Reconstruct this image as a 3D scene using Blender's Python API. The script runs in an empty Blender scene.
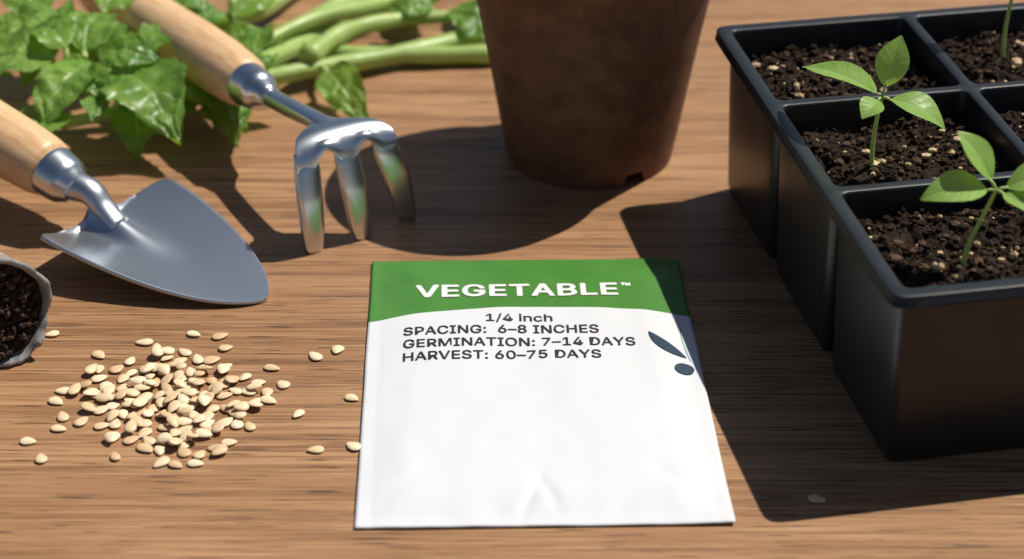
import bpy, bmesh, math, random, os
from mathutils import Vector, Matrix, noise
S = 0.01            # everything below is written in centimetres
random.seed(7)
scene = bpy.context.scene
COL = scene.collection
V = Vector

# ------------------------------------------------------------ helpers
class Acc:
    def __init__(s):
        s.v=[]; s.f=[]; s.m=[]; s.uv=[]
    def add(s, vs, fs, mat=0, uvs=None):
        o=len(s.v)
        s.v += [V(p) for p in vs]
        s.f += [tuple(i+o for i in f) for f in fs]
        s.m += [mat]*len(fs)
        s.uv += (uvs if uvs else [(0,0)]*len(vs))

def link(o): COL.objects.link(o)

def thing_empty(name, origin, label, category, **kw):
    e = bpy.data.objects.new(name, None); e.empty_display_size=0.01
    e.location = V(origin)*S; link(e)
    e["label"]=label; e["category"]=category
    for k,v in kw.items(): e[k]=v
    return e

def mesh_obj(name, acc, mats, origin=(0,0,0), parent=None, smooth=True, label=None, category=None, kind=None, **kw):
    if parent is not None:
        org = V(parent.location)/S
    else:
        org = V(origin)
    me = bpy.data.meshes.new(name)
    me.from_pydata([tuple((p-org)*S) for p in acc.v], [], acc.f)
    for m in mats: me.materials.append(m)
    me.polygons.foreach_set("material_index", acc.m)
    me.polygons.foreach_set("use_smooth", [smooth]*len(acc.f))
    uvl = me.uv_layers.new(name="UVMap")
    for lp in me.loops:
        uvl.data[lp.index].uv = acc.uv[lp.vertex_index]
    me.update()
    o = bpy.data.objects.new(name, me); link(o)
    if parent is not None: o.parent = parent
    else: o.location = org*S
    if label: o["label"]=label
    if category: o["category"]=category
    if kind: o["kind"]=kind
    for k,v in kw.items(): o[k]=v
    return o

def fixnormals(o):
    bm=bmesh.new(); bm.from_mesh(o.data)
    bmesh.ops.recalc_face_normals(bm, faces=bm.faces[:]); bm.to_mesh(o.data); bm.free()

def catmull(pts, n=6):
    P=[V(p) for p in pts]; P=[P[0]*2-P[1]]+P+[P[-1]*2-P[-2]]
    out=[]
    for i in range(1,len(P)-2):
        for j in range(n):
            t=j/n
            a,b,c,d=P[i-1],P[i],P[i+1],P[i+2]
            out.append(0.5*((2*b)+(c-a)*t+(2*a-5*b+4*c-d)*t*t+(3*b-a-3*c+d)*t**3))
    out.append(P[-2]); return out

def interp(vals, n):
    out=[]
    for i in range(len(vals)-1):
        for j in range(n): 
            t=j/n; out.append(vals[i]*(1-t)+vals[i+1]*t)
    out.append(vals[-1]); return out

def tube(acc, pts, radii, n=14, mat=0, side=None, flat=None, ex=.6):
    """swept round (or strap, with fixed side vector) section, capped"""
    pts=[V(p) for p in pts]; vs=[]; fs=[]; uvs=[]
    prev=None; dist=0
    for i,p in enumerate(pts):
        a=pts[max(0,i-1)]; b=pts[min(len(pts)-1,i+1)]
        t=(b-a).normalized()
        if side is not None: s=(side-t*side.dot(t)).normalized()
        else:
            if prev is None:
                h=V((0,0,1)) if abs(t.z)<.9 else V((1,0,0))
                s=t.cross(h).normalized()
            else: s=(prev-t*prev.dot(t)).normalized()
        prev=s; q=t.cross(s)
        if i: dist+=(p-pts[i-1]).length
        r=radii[i]; r2 = flat[i] if flat else r
        for k in range(n):
            an=2*math.pi*k/n
            ca,sa=math.cos(an),math.sin(an)
            if flat:   # superellipse strap
                ca=math.copysign(abs(ca)**ex,ca); sa=math.copysign(abs(sa)**ex,sa)
            vs.append(p+s*ca*r+q*sa*r2); uvs.append((k/n,dist))
    for i in range(len(pts)-1):
        for k in range(n):
            k2=(k+1)%n
            fs.append((i*n+k,i*n+k2,(i+1)*n+k2,(i+1)*n+k))
    fs.append(tuple(range(n))[::-1]); fs.append(tuple((len(pts)-1)*n+k for k in range(n)))
    acc.add(vs,fs,mat,uvs)

def leaf(acc, base, tip, w, up=(0,0,1), fold=.2, arch=.15, serr=0.0, nv=18, nu=8, wav=.02, mat=0, curl=0.0, crink=0.0, blunt=.78):
    base=V(base); tip=V(tip); up=V(up)
    ax=tip-base; L=ax.length; a=ax.normalized()
    side=a.cross(up).normalized(); n=side.cross(a)
    vs=[];uvs=[];fs=[]; ph=random.random()*60
    for j in range(nv+1):
        t=j/nv
        pr=max(0.0,math.sin(math.pi*min(1,t**blunt)))**.85*(1-.25*t**5)
        hw=w*.5*pr+.015
        if serr and 0<j<nv: hw*=1+serr*(((t*9)%1.0)-.5)*-1
        if crink: hw*=1+.25*noise.noise(V((t*3,ph,0)))
        for i in range(nu+1):
            s=-1+2*i/nu; m=abs(s)
            z=fold*m*hw + arch*L*4*t*(1-t) - curl*L*t*t
            z+=wav*L*math.cos(2*math.pi*(t*6-m*1.4))*m*(1.2-m)*pr
            z+=wav*1.2*L*math.sin(ph+t*7+s*1.5)*m
            if crink:
                z+=crink*L*(noise.noise(V((t*7+ph,s*2.6,1)))*.6+abs(noise.noise(V((t*13,s*5+ph,2))))*.6)*min(1,3*t)
                z+=crink*1.6*L*noise.noise(V((t*4.5,ph+9,s)))*m*m
            sw=.07*L*math.sin(ph+t*3)*t if crink else 0
            vs.append(base+a*L*t+side*(s*hw+sw)+n*z); uvs.append((s*.5+.5,t))
    for j in range(nv):
        for i in range(nu):
            q=j*(nu+1)+i; fs.append((q,q+1,q+nu+2,q+nu+1))
    acc.add(vs,fs,mat,uvs)

_b=bmesh.new(); bmesh.ops.create_icosphere(_b,subdivisions=1,radius=1)
ICV=[v.co.copy() for v in _b.verts]; ICF=[tuple(v.index for v in f.verts) for f in _b.faces]; _b.free()
def crumb(acc, c, r, mat=0):
    o=V((random.random()*50,random.random()*50,random.random()*50))
    sc=V((random.uniform(.7,1.3),random.uniform(.7,1.3),random.uniform(.6,1.1)))
    vs=[]
    for v in ICV:
        k=r*(1+.5*noise.noise(v*1.3+o))
        vs.append(V(c)+V((v.x*sc.x,v.y*sc.y,v.z*sc.z))*k)
    acc.add(vs,ICF,mat)

# ------------------------------------------------------------ materials
def newmat(name):
    m=bpy.data.materials.new(name); m.use_nodes=True
    nt=m.node_tree; b=nt.nodes["Principled BSDF"]
    return m,nt,b
def ramp(nt,fac,stops):
    r=nt.nodes.new("ShaderNodeValToRGB"); el=r.color_ramp.elements
    while len(el)<len(stops): el.new(0.5)
    for e,(p,c) in zip(el,stops):
        e.position=p; e.color=(c[0],c[1],c[2],1) if len(c)==3 else c
    nt.links.new(fac,r.inputs[0]); return r.outputs[0]
def coords(nt,scale=(1,1,1),kind="Object",rot=(0,0,0)):
    tc=nt.nodes.new("ShaderNodeTexCoord"); mp=nt.nodes.new("ShaderNodeMapping")
    mp.inputs["Scale"].default_value=scale; mp.inputs["Rotation"].default_value=rot
    nt.links.new(tc.outputs[kind],mp.inputs[0]); return mp.outputs[0]
def noise_t(nt,vec,scale,detail=4,rough=.5,dist=0):
    n=nt.nodes.new("ShaderNodeTexNoise"); n.inputs["Scale"].default_value=scale
    n.inputs["Detail"].default_value=detail; n.inputs["Roughness"].default_value=rough
    n.inputs["Distortion"].default_value=dist
    nt.links.new(vec,n.inputs["Vector"]); return n.outputs["Fac"]
def bump(nt,h,b,strength,dist):
    bp=nt.nodes.new("ShaderNodeBump"); bp.inputs["Strength"].default_value=strength
    bp.inputs["Distance"].default_value=dist
    nt.links.new(h,bp.inputs["Height"]); nt.links.new(bp.outputs[0],b.inputs["Normal"]); return bp
def mix(nt,f,a,b,mode='MIX'):
    m=nt.nodes.new("ShaderNodeMix"); m.data_type='RGBA'; m.blend_type=mode
    for s,x in ((0,f),(6,a),(7,b)):
        if hasattr(x,"is_output"): nt.links.new(x,m.inputs[s])
        else: m.inputs[s].default_value = x if s==0 else (x[0],x[1],x[2],1)
    return m.outputs[2]
def math_n(nt,op,a,b=0.0,c=None):
    m=nt.nodes.new("ShaderNodeMath"); m.operation=op
    for i,x in enumerate((a,b)+((c,) if c is not None else ())):
        if hasattr(x,"is_output"): nt.links.new(x,m.inputs[i])
        else: m.inputs[i].default_value=x
    return m.outputs[0]

# table wood, grain along x
def table_mat():
    m,nt,b=newmat("walnut_table"); L=nt.links
    big=noise_t(nt,coords(nt,(1.3,11,1)),1.6,5,.55,1.0)
    warp=noise_t(nt,coords(nt,(2.0,6,1)),1.0,3,.5,.4)
    tc=nt.nodes.new("ShaderNodeTexCoord"); sp=nt.nodes.new("ShaderNodeSeparateXYZ"); L.new(tc.outputs["Object"],sp.inputs[0])
    y=math_n(nt,'MULTIPLY',sp.outputs[1],60.0)
    yy=math_n(nt,'ADD',y,math_n(nt,'MULTIPLY',warp,14.0))
    ringc=math_n(nt,'POWER',math_n(nt,'PINGPONG',yy,1.0),2.4)
    mid=noise_t(nt,coords(nt,(4.5,150,1)),1.0,5,.62,.3)
    fine=noise_t(nt,coords(nt,(12,520,1)),1.0,5,.7)
    fine2=noise_t(nt,coords(nt,(20,1300,1)),1.0,3,.65)
    pores=noise_t(nt,coords(nt,(55,1500,1)),1.0,2,.5,.1)
    c=ramp(nt,big,[(.25,(.28,.142,.064)),(.5,(.365,.193,.092)),(.75,(.46,.260,.130))])
    c=mix(nt,math_n(nt,'MULTIPLY',ringc,.34),c,(.19,.090,.040))
    c=mix(nt,ramp(nt,mid,[(.36,(.65,.65,.65)),(.50,(0,0,0))]),c,(.17,.080,.036))
    c=mix(nt,ramp(nt,fine,[(.40,(.55,.55,.55)),(.50,(0,0,0))]),c,(.15,.070,.032))
    c=mix(nt,ramp(nt,fine2,[(.5,(0,0,0)),(.64,(.42,.42,.42))]),c,(.60,.38,.21))
    pm=ramp(nt,pores,[(.34,(.85,.85,.85)),(.39,(0,0,0))])
    c=mix(nt,pm,c,(.07,.032,.016))
    L.new(c,b.inputs["Base Color"])
    b.inputs["Roughness"].default_value=.46
    b.inputs["Specular IOR Level"].default_value=.35
    h=math_n(nt,'SUBTRACT',math_n(nt,'MULTIPLY',fine,.6),pm)
    bump(nt,h,b,.4,.0004)
    return m
def leaf_mat(name,base,light,vein,trans=.35,rough=.42,nsc=90,bd=.0004,lo=.3,hi=.7):
    m,nt,b=newmat(name); L=nt.links
    uv=nt.nodes.new("ShaderNodeUVMap"); sp=nt.nodes.new("ShaderNodeSeparateXYZ"); L.new(uv.outputs[0],sp.inputs[0])
    x=math_n(nt,'MULTIPLY',math_n(nt,'ABSOLUTE',math_n(nt,'SUBTRACT',sp.outputs[0],.5)),2.0)
    ph=math_n(nt,'SUBTRACT',math_n(nt,'MULTIPLY',sp.outputs[1],6.0),math_n(nt,'MULTIPLY',x,1.4))
    sn=math_n(nt,'SINE',math_n(nt,'MULTIPLY',ph,6.2832))
    v1=ramp(nt,sn,[(.90,(0,0,0)),(1.0,(.6,.6,.6))])
    v2=ramp(nt,x,[(.03,(1,1,1)),(.10,(0,0,0))])
    vm=math_n(nt,'MAXIMUM',v1,v2)
    no=noise_t(nt,coords(nt),nsc,4,.6)
    c=ramp(nt,no,[(lo,base),(hi,light)])
    c=mix(nt,math_n(nt,'MULTIPLY',vm,.5),c,vein)
    L.new(c,b.inputs["Base Color"]); b.inputs["Roughness"].default_value=rough
    tr=nt.nodes.new("ShaderNodeBsdfTranslucent")
    tcx=mix(nt,.5,c,(min(1,light[0]*1.9),min(1,light[1]*1.7),light[2]*.7)); L.new(tcx,tr.inputs[0])
    mx=nt.nodes.new("ShaderNodeMixShader"); mx.inputs[0].default_value=trans
    L.new(b.outputs[0],mx.inputs[1]); L.new(tr.outputs[0],mx.inputs[2])
    L.new(mx.outputs[0],nt.nodes["Material Output"].inputs[0])
    fine=noise_t(nt,coords(nt),260,4,.6)
    bump(nt,math_n(nt,'SUBTRACT',math_n(nt,'MULTIPLY',fine,1.0),vm),b,.4,bd)
    return m
def simple(name,c1,c2,rough,nscale,bumps=0,bdist=.0003,metal=0,spec=.5,aniso=(1,1,1),det=4):
    m,nt,b=newmat(name)
    no=noise_t(nt,coords(nt,aniso),nscale,det,.6)
    nt.links.new(ramp(nt,no,[(.3,c1),(.7,c2)]),b.inputs["Base Color"])
    b.inputs["Roughness"].default_value=rough; b.inputs["Metallic"].default_value=metal
    b.inputs["Specular IOR Level"].default_value=spec
    if bumps: bump(nt,no,b,bumps,bdist)
    return m
M_table=table_mat()
M_plastic=simple("black_tray_plastic",(.010,.012,.016),(.016,.019,.024),.36,60,.05,.0002,spec=.5)
M_soil=simple("dark_soil",(.011,.007,.005),(.046,.028,.020),.95,420,.8,.0008,spec=.15)
M_soil2=simple("brown_soil_crumb",(.050,.030,.020),(.12,.075,.050),.95,300,.6,.0005,spec=.15)
M_grit=simple("tan_grit",(.40,.26,.13),(.66,.50,.31),.8,300,.4,.0004,spec=.3)
M_pot=simple("brown_fibre_pot",(.100,.044,.024),(.195,.092,.050),.70,130,.5,.0005,spec=.3,det=7)
M_peat=simple("grey_pressed_paper",(.15,.145,.14),(.40,.385,.37),.9,200,.6,.0005,spec=.2,det=6)
M_steel=simple("satin_steel",(.60,.63,.66),(.70,.72,.75),.27,30,.03,.0002,metal=1.0)
M_blade=simple("brushed_blade_steel",(.48,.52,.58),(.58,.62,.68),.36,25,.04,.0002,metal=1.0)
M_stem=leaf_mat("pale_green_stem",(.32,.48,.12),(.50,.64,.21),(.50,.66,.27),.18,.35)
M_herb=leaf_mat("herb_leaf",(.080,.210,.026),(.26,.45,.075),(.34,.52,.15),.38,.36,50,.0008,.33,.65)
M_seedleaf=leaf_mat("seedling_leaf",(.30,.58,.10),(.42,.68,.17),(.56,.78,.34),.50,.40)
M_seedstem=leaf_mat("seedling_stem",(.40,.56,.17),(.54,.70,.28),(.54,.70,.28),.25)
def handle_mat():
    m,nt,b=newmat("beech_handle")
    uv=nt.nodes.new("ShaderNodeUVMap"); mp=nt.nodes.new("ShaderNodeMapping"); mp.inputs["Scale"].default_value=(30,.6,1)
    nt.links.new(uv.outputs[0],mp.inputs[0])
    g=noise_t(nt,mp.outputs[0],1,4,.6,.3)
    nt.links.new(ramp(nt,g,[(.3,(.60,.35,.17)),(.55,(.74,.48,.26)),(.75,(.82,.57,.34))]),b.inputs["Base Color"])
    b.inputs["Roughness"].default_value=.42; bump(nt,g,b,.1,.0003); return m
M_handle=handle_mat()
def seed_mat():
    m,nt,b=newmat("pale_seed")
    oi=nt.nodes.new("ShaderNodeObjectInfo")
    no=noise_t(nt,coords(nt),500,3,.6)
    c=ramp(nt,oi.outputs["Random"],[(0,(.62,.42,.23)),(.4,(.77,.58,.36)),(1,(.87,.72,.50))])
    c=mix(nt,ramp(nt,no,[(.42,(0,0,0)),(.75,(.5,.5,.5))]),c,(.50,.31,.15))
    nt.links.new(c,b.inputs["Base Color"]); b.inputs["Roughness"].default_value=.5
    bump(nt,no,b,.25,.0002); return m
M_seed=seed_mat()
def packet_mat():
    m,nt,b=newmat("packet_paper"); L=nt.links
    tc=nt.nodes.new("ShaderNodeTexCoord"); sp=nt.nodes.new("ShaderNodeSeparateXYZ"); L.new(tc.outputs["Object"],sp.inputs[0])
    x=math_n(nt,'MULTIPLY',sp.outputs[0],100.0); y=math_n(nt,'MULTIPLY',sp.outputs[1],100.0)
    lim=math_n(nt,'SUBTRACT',3.20,math_n(nt,'MULTIPLY',math_n(nt,'MULTIPLY',x,x),.020))
    g=math_n(nt,'GREATER_THAN',y,lim)
    no=noise_t(nt,coords(nt),60,4,.5)
    gc=ramp(nt,no,[(.3,(.055,.20,.030)),(.7,(.075,.24,.042))])
    L.new(mix(nt,g,(.70,.71,.74),gc),b.inputs["Base Color"])
    b.inputs["Roughness"].default_value=.40; b.inputs["Specular IOR Level"].default_value=.4
    fine=noise_t(nt,coords(nt),35,5,.5,.6)
    bump(nt,fine,b,.22,.002)
    return m
M_packet=packet_mat()
M_ink=simple("black_ink",(.012,.012,.014),(.02,.02,.022),.6,50)
M_white=simple("white_ink",(.78,.78,.78),(.82,.82,.82),.55,50)
M_teal=simple("slate_blue_mark",(.022,.045,.072),(.035,.064,.098),.6,50,spec=.2)
M_pale=simple("pale_blue_ink",(.45,.54,.57),(.50,.59,.62),.6,50)

# ------------------------------------------------------------ table
a=Acc()
a.add([(-110,-20,0),(110,-20,0),(110,150,0),(-110,150,0),(-110,-20,-3),(110,-20,-3),(110,150,-3),(-110,150,-3)],
      [(0,1,2,3),(7,6,5,4),(0,4,5,1),(1,5,6,2),(2,6,7,3),(3,7,4,0)])
mesh_obj("table_top",a,[M_table],smooth=False,kind="structure",label="brown wooden table top with fine straight grain",category="table")

# ------------------------------------------------------------ seed packet
PC=V((.56,42.92,0)); PA=math.radians(1.9); HW,HL=4.27,5.94
pk=thing_empty("seed_packet",PC,"white paper seed packet with green header lying on wooden table","seed packet")
pk.rotation_euler=(0,0,PA)
def pH(x,y):
    dx=HW-abs(x); dy=HL-abs(y)
    sx=min(1,max(0,dx/1.3)); sy=min(1,max(0,dy/1.3))
    sx=sx*sx*(3-2*sx); sy=sy*sy*(3-2*sy)
    z=.075+.16*sx*sy
    z-=.008*math.exp(-((dx-.34)/.09)**2)+.007*math.exp(-((dy-.38)/.09)**2)
    z+=.045*noise.noise(V((x*.45+3,y*.35,0)))*(.3+sx*sy)
    z+=.016*noise.noise(V((x*1.4,y*1.1,4)))
    for cx,cy,ang,l,dp,wd in ((-.3,-5.05,1.25,.75,.040,.15),(.15,-4.85,1.9,.6,.034,.14),(-.9,-5.3,.5,.5,.02,.12),(-3.3,-4.6,.8,1.1,.026,.24),(3.4,-4.7,2.3,1.1,.026,.24),(-3.6,4.9,2.2,.7,.022,.2),(3.3,5.0,.9,.7,.022,.2)):
        ux,uy=math.cos(ang),math.sin(ang); px,py=x-cx,y-cy
        al=px*ux+py*uy; pe=-px*uy+py*ux
        z-=dp*math.exp(-(al/l)**2-(pe/wd)**2)
    z+=.05*math.exp(-((x-HW)/.8)**2-((y+HL)/.8)**2)
    return max(z,.055)
a=Acc(); NX,NY=110,150; vs=[];fs=[]
def eh(x,y):
    return V((x*(1-.012*y/HL+.004*noise.noise(V((y*.4,1,0)))), y*(1+.003*noise.noise(V((x*.4,7,0))))-.013*x,0))
for j in range(NY+1):
    for i in range(NX+1):
        x=-HW+2*HW*i/NX; y=-HL+2*HL*j/NY; q=eh(x,y)
        vs.append((q.x,q.y,pH(x,y)))
top=len(vs)
for j in range(NY+1):
    for i in range(NX+1):
        x=-HW+2*HW*i/NX; y=-HL+2*HL*j/NY; q=eh(x,y)
        e=min(i,NX-i,j,NY-j)
        vs.append((q.x,q.y,max(.012,pH(x,y)-.03) if e==0 else .012))
W=NX+1
for j in range(NY):
    for i in range(NX):
        q=j*W+i; fs.append((q,q+1,q+W+1,q+W)); fs.append((top+q,top+q+W,top+q+W+1,top+q+1))
for i in range(NX):
    fs.append((i,top+i,top+i+1,i+1)); q=NY*W+i; fs.append((q,q+1,top+q+1,top+q))
for j in range(NY):
    q=j*W; fs.append((q,q+W,top+q+W,top+q)); q=j*W+NX; fs.append((q,top+q,top+q+W,q+W))
a.add([V(v)+PC for v in vs],fs)
o=mesh_obj("envelope",a,[M_packet],parent=pk)

FONT=None
try:
    fd=os.path.join(bpy.utils.system_resource('DATAFILES'),"fonts")
    pick=[f for f in sorted(os.listdir(fd)) if f.lower().startswith("inter")]
    if pick: FONT=bpy.data.fonts.load(os.path.join(fd,pick[0]))
except Exception as ex:
    FONT=None

def drape(acc_v, z=.014): return [V((p.x,p.y,pH(p.x,p.y)+z)) for p in acc_v]
def text_part(name,body,x0,x1,y0,y1,mat,bold=0.0,copies=1,z=.014,spacing=1.0,skew=-.013):
    """lettering; heavier strokes come from closely stacked shifted prints of the same letters"""
    cu=bpy.data.curves.new("t",'FONT'); cu.body=body; cu.space_character=spacing; cu.resolution_u=6
    if FONT: cu.font=FONT
    ob=bpy.data.objects.new("t",cu); link(ob)
    dg=bpy.context.evaluated_depsgraph_get(); dg.update()
    src=bpy.data.meshes.new_from_object(ob.evaluated_get(dg))
    bpy.data.objects.remove(ob)
    xs=[v.co.x for v in src.vertices]; ys=[v.co.y for v in src.vertices]
    mx,Mx,my,My=min(xs),max(xs),min(ys),max(ys)
    offs=[(0,0)] if copies==1 else [(bold*math.cos(2*math.pi*k/copies),bold*.8*math.sin(2*math.pi*k/copies)) for k in range(copies)]
    vs=[];fs=[]
    for ci,(ox,oy) in enumerate(offs):
        o0=len(vs)
        for v in src.vertices:
            x=x0+(v.co.x-mx)/(Mx-mx)*(x1-x0)+ox; y=y0+(v.co.y-my)/(My-my)*(y1-y0)+oy
            vs.append((x*S,(y+skew*x)*S,(pH(x,y)+z+.0016*ci)*S))
        for p in src.polygons: fs.append(tuple(i+o0 for i in p.vertices))
    me=bpy.data.meshes.new(name); me.from_pydata(vs,[],fs)
    bm=bmesh.new(); bm.from_mesh(me)
    bmesh.ops.triangulate(bm,faces=bm.faces[:])
    for f in bm.faces:
        if f.normal.z<0: f.normal_flip()
    bm.to_mesh(me); bm.free()
    me.materials.append(mat)
    o=bpy.data.objects.new(name,me); link(o); o.parent=pk; return o
text_part("title_lettering","VEGETABLE",-2.98,2.38,3.76,4.36,M_white,.034,8,spacing=1.06)
text_part("trademark_lettering","™",2.52,2.76,4.24,4.38,M_white,.008,4)
text_part("depth_lettering","1/4 inch",-1.15,.58,2.44,2.84,M_ink,.009,4)
text_part("spacing_lettering","SPACING:  6–8 INCHES",-3.30,1.76,1.92,2.30,M_ink,.010,5,spacing=1.02)
text_part("germination_lettering","GERMINATION: 7–14 DAYS",-3.30,2.66,1.32,1.70,M_ink,.010,5,spacing=1.02)
text_part("harvest_lettering","HARVEST: 60–75 DAYS",-3.30,1.74,.72,1.10,M_ink,.010,5,spacing=1.02)
def flat_part(name,outlines,mat):
    a=Acc()
    for left,right in outlines:
        vs=[];fs=[]
        n=len(left)
        for l,r in zip(left,right):
            for k in range(3):
                t=k/2; p=V((l[0]*(1-t)+r[0]*t,l[1]*(1-t)+r[1]*t,0)); vs.append(p)
        vs=[v+PC for v in drape(vs,.022)]
        for i in range(n-1):
            for k in range(2): fs.append((i*3+k,i*3+k+1,i*3+k+4,i*3+k+3))
        a.add(vs,fs)
    o=mesh_obj(name,a,[mat],parent=pk,smooth=False)
    bm=bmesh.new(); bm.from_mesh(o.data)
    for f in bm.faces:
        if f.normal.z<0: f.normal_flip()
    bm.to_mesh(o.data); bm.free()
    return o
def almond(p0,p1,w,bend,n=20):
    p0=V((*p0,0)); p1=V((*p1,0)); d=p1-p0; pe=V((-d.y,d.x,0)).normalized(); L=[];R=[]
    for i in range(n+1):
        t=i/n; c=p0+d*t+pe*bend*4*t*(1-t); h=w*.5*math.sin(math.pi*t)**.8+.004
        L.append((c+pe*h)[:2]); R.append((c-pe*h)[:2])
    return L,R
def blob(c,rx,ry,n=28,rot=0):
    L=[];R=[]
    for i in range(n+1):
        x=-rx*math.cos(math.pi*i/n); h=ry*math.sqrt(max(0,1-(x/rx)**2))
        cr,sr=math.cos(rot),math.sin(rot)
        L.append((c[0]+x*cr-h*sr,c[1]+x*sr+h*cr)); R.append((c[0]+x*cr+h*sr,c[1]+x*sr-h*cr))
    return L,R
flat_part("leaf_mark",[almond((3.05,1.92),(3.93,.80),.34,-.10)],M_teal)  # flat slate-blue leaf and dot shapes draped near the packet's right edge
flat_part("dot_mark",[blob((3.82,.28),.25,.25)],M_teal)
flat_part("pale_stroke",[almond((3.94,2.45),(4.04,.62),.05,-.06)],M_pale)

# ------------------------------------------------------------ seedling tray
TA=math.radians(10.6); T0=V((8.50,38.80,0)); ux=V((math.cos(TA),math.sin(TA),0)); uy=V((-math.sin(TA),math.cos(TA),0))
def TW(x,y,z): return T0+ux*x+uy*y+V((0,0,z))
TWD,TLN,TH=11.3,15.0,5.0
tray=thing_empty("seedling_tray",TW(TWD/2,TLN/2,0),"black plastic six-cell seedling tray filled with dark soil","seedling tray")
OM,IM=.34,.13
cw=(TWD-2*OM-2*IM)/2; cl=(TLN-2*OM-4*IM)/3
xs=[OM,OM+cw+2*IM]; ys=[OM+i*(cl+2*IM) for i in range(3)]
a=Acc(); cells=[]
RC=.22; NA=6; NS=7
def ring(x0,x1,y0,y1,r,outer=None):
    pts=[]
    cs=[(x1-r,y1-r,0),(x0+r,y1-r,1),(x0+r,y0+r,2),(x1-r,y0+r,3)]
    for ci,(cx,cy,q) in enumerate(cs):
        for k in range(NA+1):
            th=math.pi/2*(q+k/NA); c,s=math.cos(th),math.sin(th)
            if outer is None: pts.append((cx+r*c,cy+r*s))
            else:
                mx=outer[1] if q in(0,3) else outer[0]; my=outer[3] if q in(0,1) else outer[2]
                Rx,Ry=r+mx,r+my
                if outer[4][q]:
                    e=.58
                    pts.append((cx+Rx*math.copysign(abs(c)**e,c),cy+Ry*math.copysign(abs(s)**e,s)))
                else:
                    mm=max(abs(c),abs(s)); pts.append((cx+Rx*c/mm,cy+Ry*s/mm))
        nx=cs[(ci+1)%4]
        A=pts[-1]
        th0=math.pi/2*((q+1)%4); c0,s0=math.cos(th0),math.sin(th0)
        if outer is None: B=(nx[0]+r*c0,nx[1]+r*s0)
        else:
            q2=nx[2]; mx=outer[1] if q2 in(0,3) else outer[0]; my=outer[3] if q2 in(0,1) else outer[2]
            B=(nx[0]+(r+mx)*c0,nx[1]+(r+my)*s0)
        for k in range(1,NS): t=k/NS; pts.append((A[0]*(1-t)+B[0]*t,A[1]*(1-t)+B[1]*t))
    return pts
for ci,x0 in enumerate(xs):
    for rj,y0 in enumerate(ys):
        x1,y1=x0+cw,y0+cl; cells.append((x0,x1,y0,y1))
        mx0=OM if ci==0 else IM; mx1=OM if ci==1 else IM
        my0=OM if rj==0 else IM; my1=OM if rj==2 else IM
        fl=(ci==1 and rj==2, ci==0 and rj==2, ci==0 and rj==0, ci==1 and rj==0)
        rings=[]
        rings.append([(p,TH) for p in ring(x0,x1,y0,y1,RC,(mx0,mx1,my0,my1,fl))])
        for ins,z in ((0,TH),(.02,TH-.015),(.035,TH-.07),(.05,TH-.6),(.09,TH-2),(.18,.30),(.22,.10),(.32,.03)):
            rings.append([(p,z) for p in ring(x0+ins,x1-ins,y0+ins,y1-ins,RC)])
        n=len(rings[0]); vs=[];fs=[]
        for r in rings: vs+= [TW(p[0],p[1],z) for p,z in r]
        for i in range(len(rings)-1):
            for k in range(n):
                k2=(k+1)%n; fs.append((i*n+k,i*n+k2,(i+1)*n+k2,(i+1)*n+k))
        fs.append(tuple((len(rings)-1)*n+k for k in range(n)))
        a.add(vs,fs)
to=mesh_obj("tray_body",a,[M_plastic],parent=tray)
bm=bmesh.new(); bm.from_mesh(to.data)
bmesh.ops.remove_doubles(bm,verts=bm.verts,dist=.00008)
po=0;pd=0
for off,dz in ((.018,.008),(.032,.035),(.04,.24),(.07,.255)):
    be=[e for e in bm.edges if e.is_boundary]
    r=bmesh.ops.extrude_edge_only(bm,edges=be)
    nv=[g for g in r["geom"] if isinstance(g,bmesh.types.BMVert)]
    for v in nv:
        l=Matrix.Rotation(-TA,3,'Z')@v.co
        hx,hy=(TWD/2-.9)*S,(TLN/2-.9)*S
        d=V((l.x-max(-hx,min(hx,l.x)),l.y-max(-hy,min(hy,l.y)),0))
        if d.length>0: d.normalize()
        v.co+= (Matrix.Rotation(TA,3,'Z')@d)*(off-po)*S; v.co.z-=(dz-pd)*S
    po,pd=off,dz
bmesh.ops.recalc_face_normals(bm,faces=bm.faces[:])
bm.to_mesh(to.data); bm.free()
so=to.modifiers.new("thickness",'SOLIDIFY'); so.thickness=.05*S; so.offset=-1

# soil
a=Acc(); SZ=4.25
def soilz(x,y): return SZ+.20*noise.noise(V((x*.8,y*.8,1)))+.18*noise.noise(V((x*2.6,y*2.6,2)))
for (x0,x1,y0,y1) in cells:
    ins=.06; n=54; vs=[];fs=[]
    for j in range(n+1):
        for i in range(n+1):
            u=-1+2*i/n; v=-1+2*j/n
            m=max(abs(u),abs(v)); e=(abs(u)**12+abs(v)**12)**(1/12) or 1
            u2,v2=(u*m/e,v*m/e)
            x=(x0+x1)/2+u2*((x1-x0)/2-ins); y=(y0+y1)/2+v2*((y1-y0)/2-ins)
            z=soilz(x,y)+.13*noise.noise(V((x*7,y*7,3)))-.14*m**6
            vs.append(TW(x,y,z))
    for j in range(n):
        for i in range(n):
            q=j*(n+1)+i; fs.append((q,q+1,q+n+2,q+n+1))
    a.add(vs,fs)
    for k in range(900):
        x=random.uniform(x0+.22,x1-.22); y=random.uniform(y0+.22,y1-.22)
        r=random.choice((.025,.03,.04,.05,.06,.08,.11))*random.uniform(.8,1.3)
        crumb(a,TW(x,y,soilz(x,y)+.02+r*.3),r,random.choice((0,0,0,1)))
    for k in range(48):
        x=random.uniform(x0+.35,x1-.35); y=random.uniform(y0+.35,y1-.35)
        r=random.choice((.025,.03,.03,.04,.05,.06,.08,.12)); crumb(a,TW(x,y,soilz(x,y)+.06+r*.5),r,2)
mesh_obj("potting_soil",a,[M_soil,M_soil2,M_grit],origin=TW(TWD/2,TLN/2,SZ),kind="stuff",smooth=False,label="dark crumbly potting soil filling the tray cells",category="soil")

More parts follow.
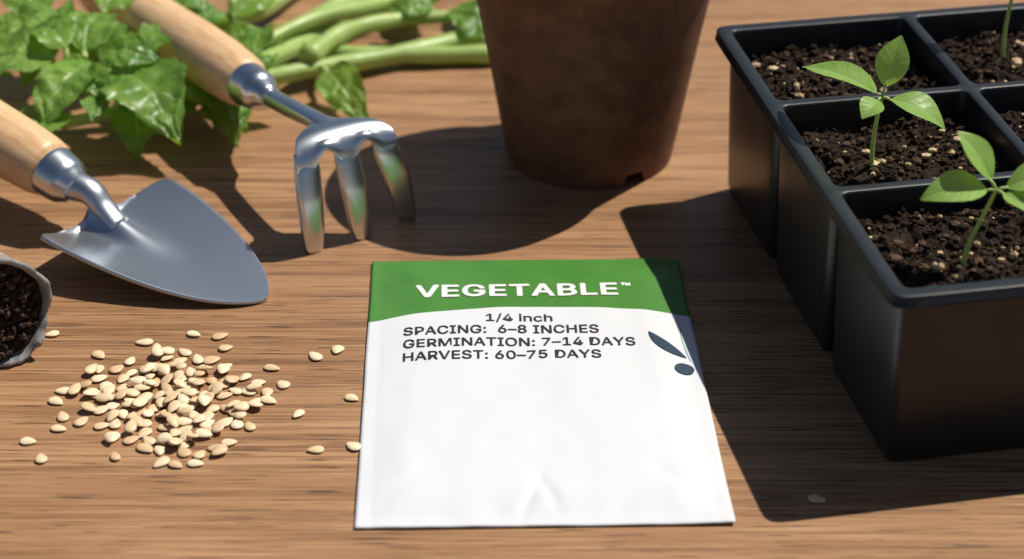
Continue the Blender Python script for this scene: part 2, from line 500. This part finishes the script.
# seedlings
def seedling(base,pts,leaves,label):
    e=thing_empty("seedling",base,label,"seedling",group="seedlings growing in the tray")
    a=Acc(); P=catmull([base]+pts,6); n=len(P)
    tube(a,[V(base)-V((0,0,.25))]+P,[.070]+[.062-.020*i/n for i in range(n)],10)
    mesh_obj("stem",a,[M_seedstem],parent=e)
    top=V(P[-1])
    for (b,t,w,up,fold,arch,curl) in leaves:
        a=Acc(); t=V(t); b=top.copy()
        d=(t-b).normalized()
        leaf(a,b+d*.22,t,w*.88,up,fold,arch,0,26,12,.010,0,curl,0,.92)
        tube(a,[top-V((0,0,.06)),b+d*.12,b+d*.34],[.042,.038,.022],8,1)
        mesh_obj("leaf",a,[M_seedleaf,M_seedstem],parent=e)
T=(9.22,46.1,6.45)
seedling((9.16,46.1,4.2),[(9.10,46.1,5.0),(9.14,46.1,5.8),T],[
  (T,(7.55,48.5,6.10),1.12,(.25,-.4,1),.24,.06,.0),
  (T,(9.66,46.7,7.80),.92,(-.25,-.85,.35),.22,.06,0),
  (T,(10.74,45.5,5.80),1.05,(.45,-.4,1),.22,.14,0),
  (T,(8.62,45.3,6.20),.68,(.1,-.4,1),.25,.10,0)],"young green seedling with four oval leaves in soil")
T=(11.15,41.5,6.3)
seedling((10.57,41.46,4.2),[(10.68,41.46,4.9),(10.95,41.48,5.7),T],[
  (T,(9.38,41.3,6.12),1.05,(.1,-.4,1),.24,.14,0),
  (T,(10.22,42.1,7.48),.92,(.65,-.65,.55),.22,.08,0),
  (T,(12.7,41.5,6.55),1.0,(.2,-.4,1),.22,.14,0),
  (T,(11.75,40.7,6.10),.6,(.2,-.4,1),.25,.1,0)],"young green seedling leaning over the tray rim")
T=(14.0,53.0,7.4)
seedling((13.9,53.0,4.2),[(13.86,53.0,5.2),(13.95,53.0,6.4),T],[
  (T,(12.2,53.2,8.0),.9,(.1,-.3,1),.2,.1,0),(T,(15.6,52.8,7.9),.9,(-.1,-.3,1),.2,.1,0),
  (T,(14.1,53.9,8.7),.7,(0,-.9,.3),.2,.06,0)],"taller seedling with thin upright green stem in soil")

# ------------------------------------------------------------ brown plant pot
PX,PY=2.35,55.55
pot=thing_empty("plant_pot",(PX,PY,0),"dark brown tapered fibre plant pot standing on table","plant pot")
a=Acc(); prof=[(2.50,0),(2.53,.15),(2.58,.42),(2.70,1.1),(2.95,2.6),(3.2,4.0),(3.45,5.4),(3.62,6.35),(3.78,6.4),(3.84,6.5),(3.9,7.35),(3.84,7.42),(3.72,7.4),(3.55,6.4),(3.3,5.4),(2.6,1.0),(2.2,.5),(0.01,.5)]
n=120; vs=[];fs=[]; notch=(-61,-172,60)
for j,(r,z) in enumerate(prof):
    for k in range(n):
        th=2*math.pi*k/n; dg=math.degrees(th)
        zz=z
        if j<2:
            for q in notch:
                d=abs((dg-q+180)%360-180)
                if d<7.5: zz=max(z,.36 if j==0 else .38)
        rr=r*(1+.006*noise.noise(V((math.cos(th)*2,math.sin(th)*2,z*.4))))
        vs.append((PX+rr*math.cos(th),PY+rr*math.sin(th),zz))
for j in range(len(prof)-1):
    for k in range(n):
        k2=(k+1)%n; fs.append((j*n+k,j*n+k2,(j+1)*n+k2,(j+1)*n+k))
fs.append(tuple((len(prof)-1)*n+k for k in range(n)))
a.add(vs,fs)
a.add([(PX+2.5*math.cos(2*math.pi*k/40),PY+2.5*math.sin(2*math.pi*k/40),.37) for k in range(40)],[tuple(range(40))])
mesh_obj("pot_wall",a,[M_pot],parent=pot)

# ------------------------------------------------------------ tools
def handle(parent,p0,p1,prof,n=28):
    a=Acc(); p0=V(p0);p1=V(p1)
    tube(a,[p0.lerp(p1,t) for t,_ in prof],[r for _,r in prof],n)
    return mesh_obj("handle",a,[M_handle],parent=parent)
def ferrule(parent,p0,p1,prof,n=28,name="ferrule"):
    a=Acc(); p0=V(p0);p1=V(p1)
    tube(a,[p0.lerp(p1,t) for t,_ in prof],[r for _,r in prof],n)
    return mesh_obj(name,a,[M_steel],parent=parent)
# hand fork
fk=thing_empty("hand_fork",(-4.9,50.9,0),"three-pronged steel hand fork with pale wooden handle","hand fork")
C0=V((-7.05,53.92,2.60)); C1=V((-7.85,55.2,2.40)); HE=V((-14.3,66.0,1.1))
ferrule(fk,C0,C1,[(0,.27),(.06,.34),(.25,.42),(.34,.50),(.40,.58),(.5,.61),(.9,.66),(.96,.68),(1.0,.66),(1.02,.60)])
handle(fk,C1-(C1-C0).normalized()*.05,HE,[(0,.66),(.02,.75),(.05,.82),(.15,.90),(.3,.93),(.45,.90),(.6,.88),(.75,.95),(.88,1.04),(.95,1.0),(.985,.8),(1,.4)])
Dv=V((.868,.496,0)).normalized()
a=Acc(); P=catmull([C0+(C1-C0)*.1,V((-6.3,52.75,2.80)),V((-5.5,51.6,3.0)),V((-5.05,51.0,3.06))],6); n=len(P)
tube(a,P,[.25+ .10*(i/n)**2 for i in range(n)],14,0,Dv,[.25-.12*(i/n)**2 for i in range(n)])
mesh_obj("shank",a,[M_steel],parent=fk)
rows=catmull([(-5.42,51.55,3.03),(-5.22,51.3,3.08),(-5.02,51.08,3.12),(-4.84,50.86,3.10),(-4.68,50.66,2.97),(-4.57,50.50,2.72),(-4.54,50.42,2.36)],4)
hws=interp([.26,.40,.88,1.26,1.46,1.54,1.56],4)
a=Acc(); vs=[];fs=[]; NU2=40; nr=len(rows)
for j,(c0,h) in enumerate(zip(rows,hws)):
    for i in range(NU2+1):
        u=-1+2*i/NU2
        p=c0+Dv*h*u
        p=p+V((0,0,-.20*abs(u)**3*(j/nr)))
        if j>nr-9:
            g=math.cos(2*math.pi*u/ .80)
            f_=(j-(nr-9))/8
            p=p+V((-.02,.03,.0))*(1-g)*f_+V((0,0,.46*((1-g)*.5)**1.4*f_))
        vs.append(p)
for j in range(nr-1):
    for i in range(NU2):
        q=j*(NU2+1)+i; fs.append((q,q+1,q+NU2+2,q+NU2+1))
a.add(vs,fs); ho=mesh_obj("fork_head",a,[M_steel],parent=fk); fixnormals(ho)
so=ho.modifiers.new("t",'SOLIDIFY'); so.thickness=.17*S; so.offset=0
bv=ho.modifiers.new("b",'BEVEL'); bv.width=.05*S; bv.segments=3; bv.limit_method='ANGLE'
for u,tip in ((-.79,(-5.52,49.46,.06)),(0,(-4.22,50.22,.06)),(.79,(-3.00,51.30,.06))):
    st=V((-4.60,50.52,2.80-.06*abs(u)))+Dv*1.55*u
    tip=V(tip); mid=st.lerp(tip,.45)+V((.02,-.08,0))
    a=Acc(); P=catmull([st+V((-.05,.07,.09)),st+V((.03,-.06,-.42)),mid,st.lerp(tip,.8)+V((.02,-.05,0)),tip,tip+V((0,0,-.05))],8)
    wr=interp([.32,.38,.38,.34,.26,.16],8); th=interp([.06,.15,.18,.17,.14,.08],8)
    tube(a,P,wr,22,0,Dv,th,.78); mesh_obj("tine",a,[M_steel],parent=fk)

# trowel
tw=thing_empty("garden_trowel",(-9.5,49.0,0),"steel hand trowel with pale wooden handle lying on table","trowel")
TIP=V((-6.6,46.75,.08)); SM=V((-11.62,50.25,.35)); ax=(SM-TIP); BL=ax.length; axn=ax.normalized()
lat=axn.cross(V((0,0,1))).normalized()
if lat.y<0: lat=-lat
nrm=V((0,0,1))
F0=V((-12.15,50.48,1.40)); F1=V((-13.0,51.12,1.70)); TE=V((-21.2,57.7,3.0))
a=Acc(); NUu,NVv=64,90; vs=[];fs=[]
for j in range(NVv+1):
    s=(j/NVv)**1.3
    for i in range(NUu+1):
        u=-1+2*i/NUu
        w=2.52*(1-(1-min(1,s*1.04))**1.75)**.66
        if s>.86:
            k=(s-.86)/.14
            w*=(math.sqrt(max(0,1-k**3.2))*.80+.20)
        back=s*BL*1.02
        wu=abs(u)*w/2.52
        rise=.90*s**.55
        z=rise*(wu**1.9)*(1.08 if u<0 else .60)+.06*s
        x_=u*w
        z+=.80*math.exp(-(x_/(.34+.22*(1-s)))**2)*max(0,(s-.45)/.55)**2.0
        vs.append(TIP+axn*back+lat*x_+nrm*(max(z,0)))
for j in range(NVv):
    for i in range(NUu):
        q=j*(NUu+1)+i; fs.append((q,q+1,q+NUu+2,q+NUu+1))
a.add(vs,fs)
bo=mesh_obj("blade",a,[M_blade],parent=tw); fixnormals(bo)
so=bo.modifiers.new("t",'SOLIDIFY'); so.thickness=.11*S; so.offset=0
a=Acc()
P=catmull([TIP+axn*BL*.86+V((0,0,.36)),TIP+axn*BL*.96+V((0,0,.72)),TIP+axn*BL*1.03+V((0,0,1.02)),F0+(F1-F0)*.25],7); n=len(P)
tube(a,P,[.33+.10*(i/n) for i in range(n)],22,0,lat,[.16+.26*min(1,(i/n)*1.2) for i in range(n)],.97)
mesh_obj("shank",a,[M_blade],parent=tw)
ferrule(tw,F0,F1,[(0,.42),(.05,.47),(.20,.56),(.28,.62),(.34,.67),(.5,.71),(.85,.75),(.93,.76),(.98,.74),(1.02,.68)])
handle(tw,F1-(F1-F0).normalized()*.05,TE,[(0,.76),(.02,.84),(.05,.89),(.15,.95),(.3,.99),(.45,.97),(.6,.98),(.75,1.05),(.88,1.14),(.95,1.1),(.985,.85),(1,.4)])

# ------------------------------------------------------------ small tipped peat cup with soil
c=V((-12.95,43.6,1.52)); nn=V((.60,-.79,.10)).normalized()
e1=nn.cross(V((0,0,1))).normalized(); e2=e1.cross(nn)
cup=thing_empty("peat_cup",V((c.x,c.y,0)),"small grey peat cup tipped on its side with dark soil","peat cup")
a=Acc(); n=110; vs=[];fs=[]
prof=[(1.05,-2.6),(1.2,-2.55),(1.30,-1.8),(1.40,-.9),(1.47,-.3),(1.50,0),(1.47,.05),(1.38,.04),(1.33,-.1),(1.26,-.9),(1.1,-2.3),(.01,-2.4)]
for jj,(r,d) in enumerate(prof):
    for k in range(n):
        th=2*math.pi*k/n; cx_,sx_=math.cos(th),math.sin(th)
        rr=r*(1+.14*noise.noise(V((cx_*1.3,sx_*1.3,d*.4)))+.035*noise.noise(V((cx_*5,sx_*5,d*2))))
        edge=1 if 4<=jj<=8 else .2
        dd=d+edge*(.25*noise.noise(V((cx_*1.7,sx_*1.7,9)))+.13*noise.noise(V((cx_*5,sx_*5,3)))+.05*noise.noise(V((cx_*16,sx_*16,3))))
        p=c+e1*cx_*rr+e2*sx_*rr+nn*dd; p.z=max(p.z,.02)
        vs.append(p)
for j in range(len(prof)-1):
    for k in range(n):
        k2=(k+1)%n; fs.append((j*n+k,j*n+k2,(j+1)*n+k2,(j+1)*n+k))
fs.append(tuple(range(n))[::-1]); a.add(vs,fs)
mesh_obj("cup_wall",a,[M_peat],parent=cup)
a=Acc(); vs=[];fs=[]; NR=22; n=64
for j in range(NR+1):
    for k in range(n):
        th=2*math.pi*k/n; r=1.33*j/NR*(1+.13*noise.noise(V((math.cos(th)*1.3,math.sin(th)*1.3,0)))); x,y=r*math.cos(th),r*math.sin(th)
        d=-.15+.18*noise.noise(V((x*1.2,y*1.2,5)))+.12*noise.noise(V((x*5,y*5,6)))
        vs.append(c+e1*x+e2*y+nn*d)
for j in range(NR):
    for k in range(n):
        k2=(k+1)%n; fs.append((j*n+k,j*n+k2,(j+1)*n+k2,(j+1)*n+k))
a.add(vs,fs)
for k in range(320):
    r=1.22*math.sqrt(random.random()); th=random.random()*6.283; x,y=r*math.cos(th),r*math.sin(th)
    crumb(a,c+e1*x+e2*y+nn*(-.11+.18*noise.noise(V((x*1.2,y*1.2,5)))),random.uniform(.03,.12),random.choice((0,0,1)))
mesh_obj("potting_soil",a,[M_soil,M_soil2],origin=c,kind="stuff",smooth=False,label="dark potting soil packed in the tipped cup",category="soil")

# ------------------------------------------------------------ seeds
def seed_mesh():
    a=Acc(); nu,nv=16,11; vs=[];fs=[]
    for j in range(nv+1):
        t=j/nv; th=math.pi*t; x=-math.cos(th)
        r=math.sin(th)
        tape=(1-.32*x-.07*x*x)
        for k in range(nu):
            an=2*math.pi*k/nu; y=math.cos(an)*r*tape; z=math.sin(an)*r
            rim=1+.12*abs(math.cos(an))**8
            vs.append(V((x*.210,y*.136*rim,z*.048*(1-.15*x))))
    for j in range(nv):
        for k in range(nu):
            k2=(k+1)%nu; fs.append((j*nu+k,j*nu+k2,(j+1)*nu+k2,(j+1)*nu+k))
    a.add(vs,fs)
    me=bpy.data.meshes.new("seed"); me.from_pydata([tuple(v*S) for v in a.v],[],a.f)
    bm=bmesh.new(); bm.from_mesh(me); bmesh.ops.remove_doubles(bm,verts=bm.verts,dist=1e-6)
    bmesh.ops.recalc_face_normals(bm,faces=bm.faces[:]); bm.to_mesh(me); bm.free()
    me.polygons.foreach_set("use_smooth",[True]*len(me.polygons)); me.materials.append(M_seed); return me
SM_=seed_mesh(); placed=[]
def put_seed(x,y,label,maxz=.32):
    z=.05; hit=0
    for (px,py,pz) in placed:
        d=math.hypot(px-x,py-y)
        if d<.29:
            hit+=1; z=max(z,pz+ (.082 if d<.2 else .060))
    if z>maxz: return False
    placed.append((x,y,z))
    o=bpy.data.objects.new("seed",SM_); link(o)
    s=random.uniform(.88,1.10)
    o.scale=(s*random.uniform(.93,1.08),s*random.uniform(.90,1.06),s)
    tl=.05 if not hit else .32
    o.rotation_euler=(random.uniform(-tl,tl),random.uniform(-tl,tl),random.uniform(0,6.283))
    o.location=V((x,y,z+(.02 if hit else 0)))*S
    o["label"]=label; o["category"]="seed"; o["group"]="pale seeds scattered on the table"
    return True
cnt=0; tries=0
while cnt<160 and tries<9000:
    tries+=1
    q=random.random()
    if q<.50: x=random.gauss(-8.5,.80); y=random.gauss(42.3,.75)
    elif q<.66: x=random.gauss(-8.1,.7); y=random.gauss(41.0,.8)
    elif q<.78: x=random.gauss(-9.9,.7); y=random.gauss(42.2,.7)
    else: x=random.gauss(-8.7,1.45); y=random.gauss(42.1,1.4)
    if ((x+8.7)/2.7)**2+((y-42.0)/3.0)**2>1: continue
    if min([math.hypot(px-x,py-y) for px,py,_ in placed]+[9])<.16: continue
    if put_seed(x,y,"flat pale beige oval seed in a loose pile",.20): cnt+=1
for x,y in [(-12.0,45.1),(-5.05,44.05),(-4.5,44.35),(-3.98,42.15),(-5.25,41.45),(-4.7,39.95),(-3.8,40.1),(-11.65,40.3),(-11.2,39.6),
            (-5.75,42.75),(-6.35,41.5),(-10.9,42.3),(-10.6,44.1),(-9.2,39.6),(-6.1,43.5),(-7.6,45.0),(-8.3,45.1),(-10.3,43.4),(-7.5,39.4),(-11.3,42.0)]:
    put_seed(x,y,"single pale seed lying apart on the wooden table",.06)
put_seed(7.05,38.0,"single seed lying in the tray's shadow on table",.06)

# ------------------------------------------------------------ herb cuttings
def sprig(stempts,leafdefs,label,r=.22,extra=0,ext0=.5):
    base=V(stempts[0])
    e=thing_empty("herb_cutting",(base.x,base.y,0),label,"herb cutting",group="fresh herb cuttings on the table")
    a=Acc(); P=catmull(stempts,7); n=len(P)
    tube(a,P,[r*(1-.50*i/n)*(1+.05*math.sin(i*1.3)) for i in range(n)],14)
    a2=Acc()
    defs=list(leafdefs)
    for k in range(extra):
        q=P[int(n*random.uniform(ext0,.99))]; an=random.uniform(0,6.283); L=random.uniform(1.4,2.4)
        b=q+V((math.cos(an)*.5,math.sin(an)*.5,random.uniform(.1,.9)))
        defs.append((b,b+V((math.cos(an),math.sin(an),random.uniform(-.35,.25)))*L,L*random.uniform(.6,.8),(random.uniform(-.5,.5),random.uniform(-.7,.2),1),.12,.15))
    for (b,t,w,up,arch,curl) in defs:
        b=V(b);t=V(t); t=b+(t-b)*.90; w*=.84
        q=min(P,key=lambda p:(p-b).length)
        tube(a,[q,(q+b)/2+V((0,0,.05)),b+(t-b)*.06],[.13,.11,.08],8)
        leaf(a2,b,t,w,up,.16,arch,.10,44,16,.014,0,curl,.068)
    mesh_obj("stem",a,[M_stem],parent=e)
    mesh_obj("foliage",a2,[M_herb],parent=e)
def rl(cx,cy,cz,ang,L,w,dz=0,tilt=(0,0),arch=.12,curl=.12):
    d=V((math.cos(ang),math.sin(ang),0)); b=V((cx,cy,cz)); t=b+d*L+V((0,0,dz))
    return (b,t,w,(tilt[0],tilt[1],1),arch,curl)
R=math.radians
sprig([(-4.6,68.5,.45),(-6.0,64.3,.5),(-7.6,60.6,.8),(-9.8,58.0,1.2),(-12.3,57.4,1.6),(-14.2,57.2,1.8)],
 [rl(-12.2,57.0,2.0,R(-48),4.2,2.8,-.8,(.1,-.3)),rl(-13.0,57.0,2.1,R(-115),2.8,2.0,-.8,(0,-.3)),rl(-14.0,57.2,2.2,R(165),3.6,2.4,-.5,(.2,-.3)),
  rl(-13.2,57.8,2.3,R(85),3.0,2.0,.3,(0,-.4)),rl(-10.2,57.2,1.4,R(-30),2.8,2.0,-.7,(.2,-.2)),rl(-11.5,57.8,2.0,R(60),2.8,1.8,.3,(-.2,-.3)),
  rl(-12.6,57.3,2.4,R(-10),2.2,1.5,.2,(.2,-.5)),rl(-13.6,57.4,2.6,R(130),2.2,1.6,.2,(.2,-.5))],"leafy green herb cutting with broad toothed leaves",.42,3,.65)
sprig([(-7.2,68.5,.4),(-8.6,64.8,.6),(-10.3,62.3,1.0),(-12.6,61.0,1.5),(-15.2,60.4,1.7)],
 [rl(-12.6,60.8,1.9,R(-120),2.8,1.9,-.7,(0,-.2)),rl(-14.2,60.5,2.1,R(-160),3.4,2.2,-.5,(0,-.3)),rl(-15.0,60.6,2.2,R(120),3.0,2.0,.1,(0,-.3)),
  rl(-13.2,61.2,2.1,R(70),2.6,1.8,.2,(0,-.4)),rl(-11.2,62,1.4,R(20),2.4,1.6,-.2,(0,-.3)),rl(-15.0,60.2,2.0,R(-95),2.8,1.9,-.7,(.1,-.2)),
  rl(-14.6,60.4,2.5,R(-60),2.0,1.4,0,(0,-.5))],"leafy green herb cutting with drooping leaves",.36,2,.55)
sprig([(-1.0,63.2,.4),(-3.6,61.6,.45),(-6.6,60.0,.6),(-9.2,58.5,.7),(-11.5,56.6,.9),(-13.6,55.4,1.0)],
 [rl(-13.3,55.5,1.2,R(-150),2.8,1.8,-.6,(0,-.2)),rl(-11.6,56.4,1.2,R(-75),2.4,1.6,-.8,(0,-.2)),rl(-9.4,57.4,1.0,R(-60),2.6,1.9,-.6,(.2,-.1)),
  rl(-5.9,59.3,.9,R(-55),2.9,1.7,-.6,(-.3,-.3)),rl(-8.6,58.8,1.0,R(70),2.4,1.5,.1,(0,-.3)),
  rl(-10.2,57.2,1.1,R(-110),2.2,1.7,-.4,(.2,-.2)),rl(-8.8,57.8,1.0,R(-20),1.9,1.3,-.4,(.2,-.2))],"herb cutting with pale stem and small leaves",.36,2,.75)
sprig([(-.6,61.8,.35),(-3.0,61.6,.4),(-5.6,61.4,.6),(-8.0,61.9,.9),(-10.0,63.2,1.0),(-12,64.5,1.2)],
 [rl(-10.2,63.2,1.3,R(150),2.8,1.8,-.3,(0,-.3)),rl(-9.2,62.6,1.3,R(60),2.8,1.8,.2,(0,-.3)),rl(-8.4,61.6,1.1,R(-50),2.0,1.3,-.5,(0,-.3))],
 "herb cutting with thick pale green stem",.32,2,.6)
sprig([(-3.6,68.8,.6),(-5.6,64.9,.9),(-7.4,61.8,.9),(-9.6,59.0,.6)],
 [rl(-9.0,60,1.0,R(200),2.0,1.4,.1,(0,-.4))],"thick pale green herb stem crossing the bunch",.46)
sprig([(-2.6,67.5,.5),(-4.4,64.9,.8),(-6.4,62.6,1.3),(-8.4,60.4,1.2)],
 [rl(-8.2,60.6,1.2,R(160),2.0,1.3,.1,(0,-.4))],"thick pale green herb stalk lying in the bunch",.38)
sprig([(-6.6,60.1,1.0),(-5.4,62.0,1.1),(-3.6,63.4,.9),(-1.6,63.9,.8),(-.2,64.6,.9)],
 [rl(-2.2,63.7,1.0,R(-25),2.8,1.7,-.5,(0,-.4)),rl(-1.2,64.0,1.1,R(25),3.0,1.9,.3,(0,-.4)),rl(-3.2,63.8,1.1,R(80),2.6,1.7,.2,(0,-.4)),rl(-1.0,64.2,1.0,R(80),3.0,1.9,.3,(0,-.4))],
 "small herb cutting with fresh tip leaves beside the pot",.34,2,.55)
sprig([(-18.2,52.6,.5),(-17.8,55.2,.9),(-18.3,57.6,1.0),(-19.5,60,1.1)],
 [rl(-17.9,55.5,1.1,R(20),2.6,1.8,-.2,(0,-.2)),rl(-18.2,57.2,1.2,R(160),3,2,-.3),rl(-18.2,57.2,1.2,R(30),3.2,2.1,.1),rl(-18.8,58.6,1.2,R(100),3,2,.1)],
 "herb cutting lying under the trowel handle",.25,2,.4)

# ------------------------------------------------------------ camera, light, world
cam=bpy.data.cameras.new("camera"); co=bpy.data.objects.new("camera",cam); link(co)
co.location=(0,0,.288); co.rotation_euler=(math.radians(59),0,0)
cam.sensor_width=36; cam.lens=72.07; cam.clip_start=.01; cam.clip_end=50
cam.dof.use_dof=True; cam.dof.focus_distance=.52; cam.dof.aperture_fstop=12
scene.camera=co
sdir=V((.54,.335,1.0)).normalized()
sl=bpy.data.lights.new("sun",'SUN'); sl.energy=5.0; sl.angle=math.radians(.5); sl.color=(1,.945,.85)
sob=bpy.data.objects.new("sun",sl); link(sob); sob.rotation_euler=sdir.to_track_quat('Z','Y').to_euler(); sob.location=sdir*2
w=bpy.data.worlds.new("World"); scene.world=w; w.use_nodes=True
sk=w.node_tree.nodes.new("ShaderNodeTexSky"); sk.sky_type='NISHITA'; sk.sun_disc=False
sk.sun_elevation=math.asin(sdir.z); sk.sun_rotation=math.atan2(sdir.x,sdir.y)
bg=w.node_tree.nodes["Background"]; bg.inputs[1].default_value=.05
w.node_tree.links.new(sk.outputs[0],bg.inputs[0])
scene.view_settings.view_transform='Standard'; scene.view_settings.look='None'; scene.view_settings.exposure=0
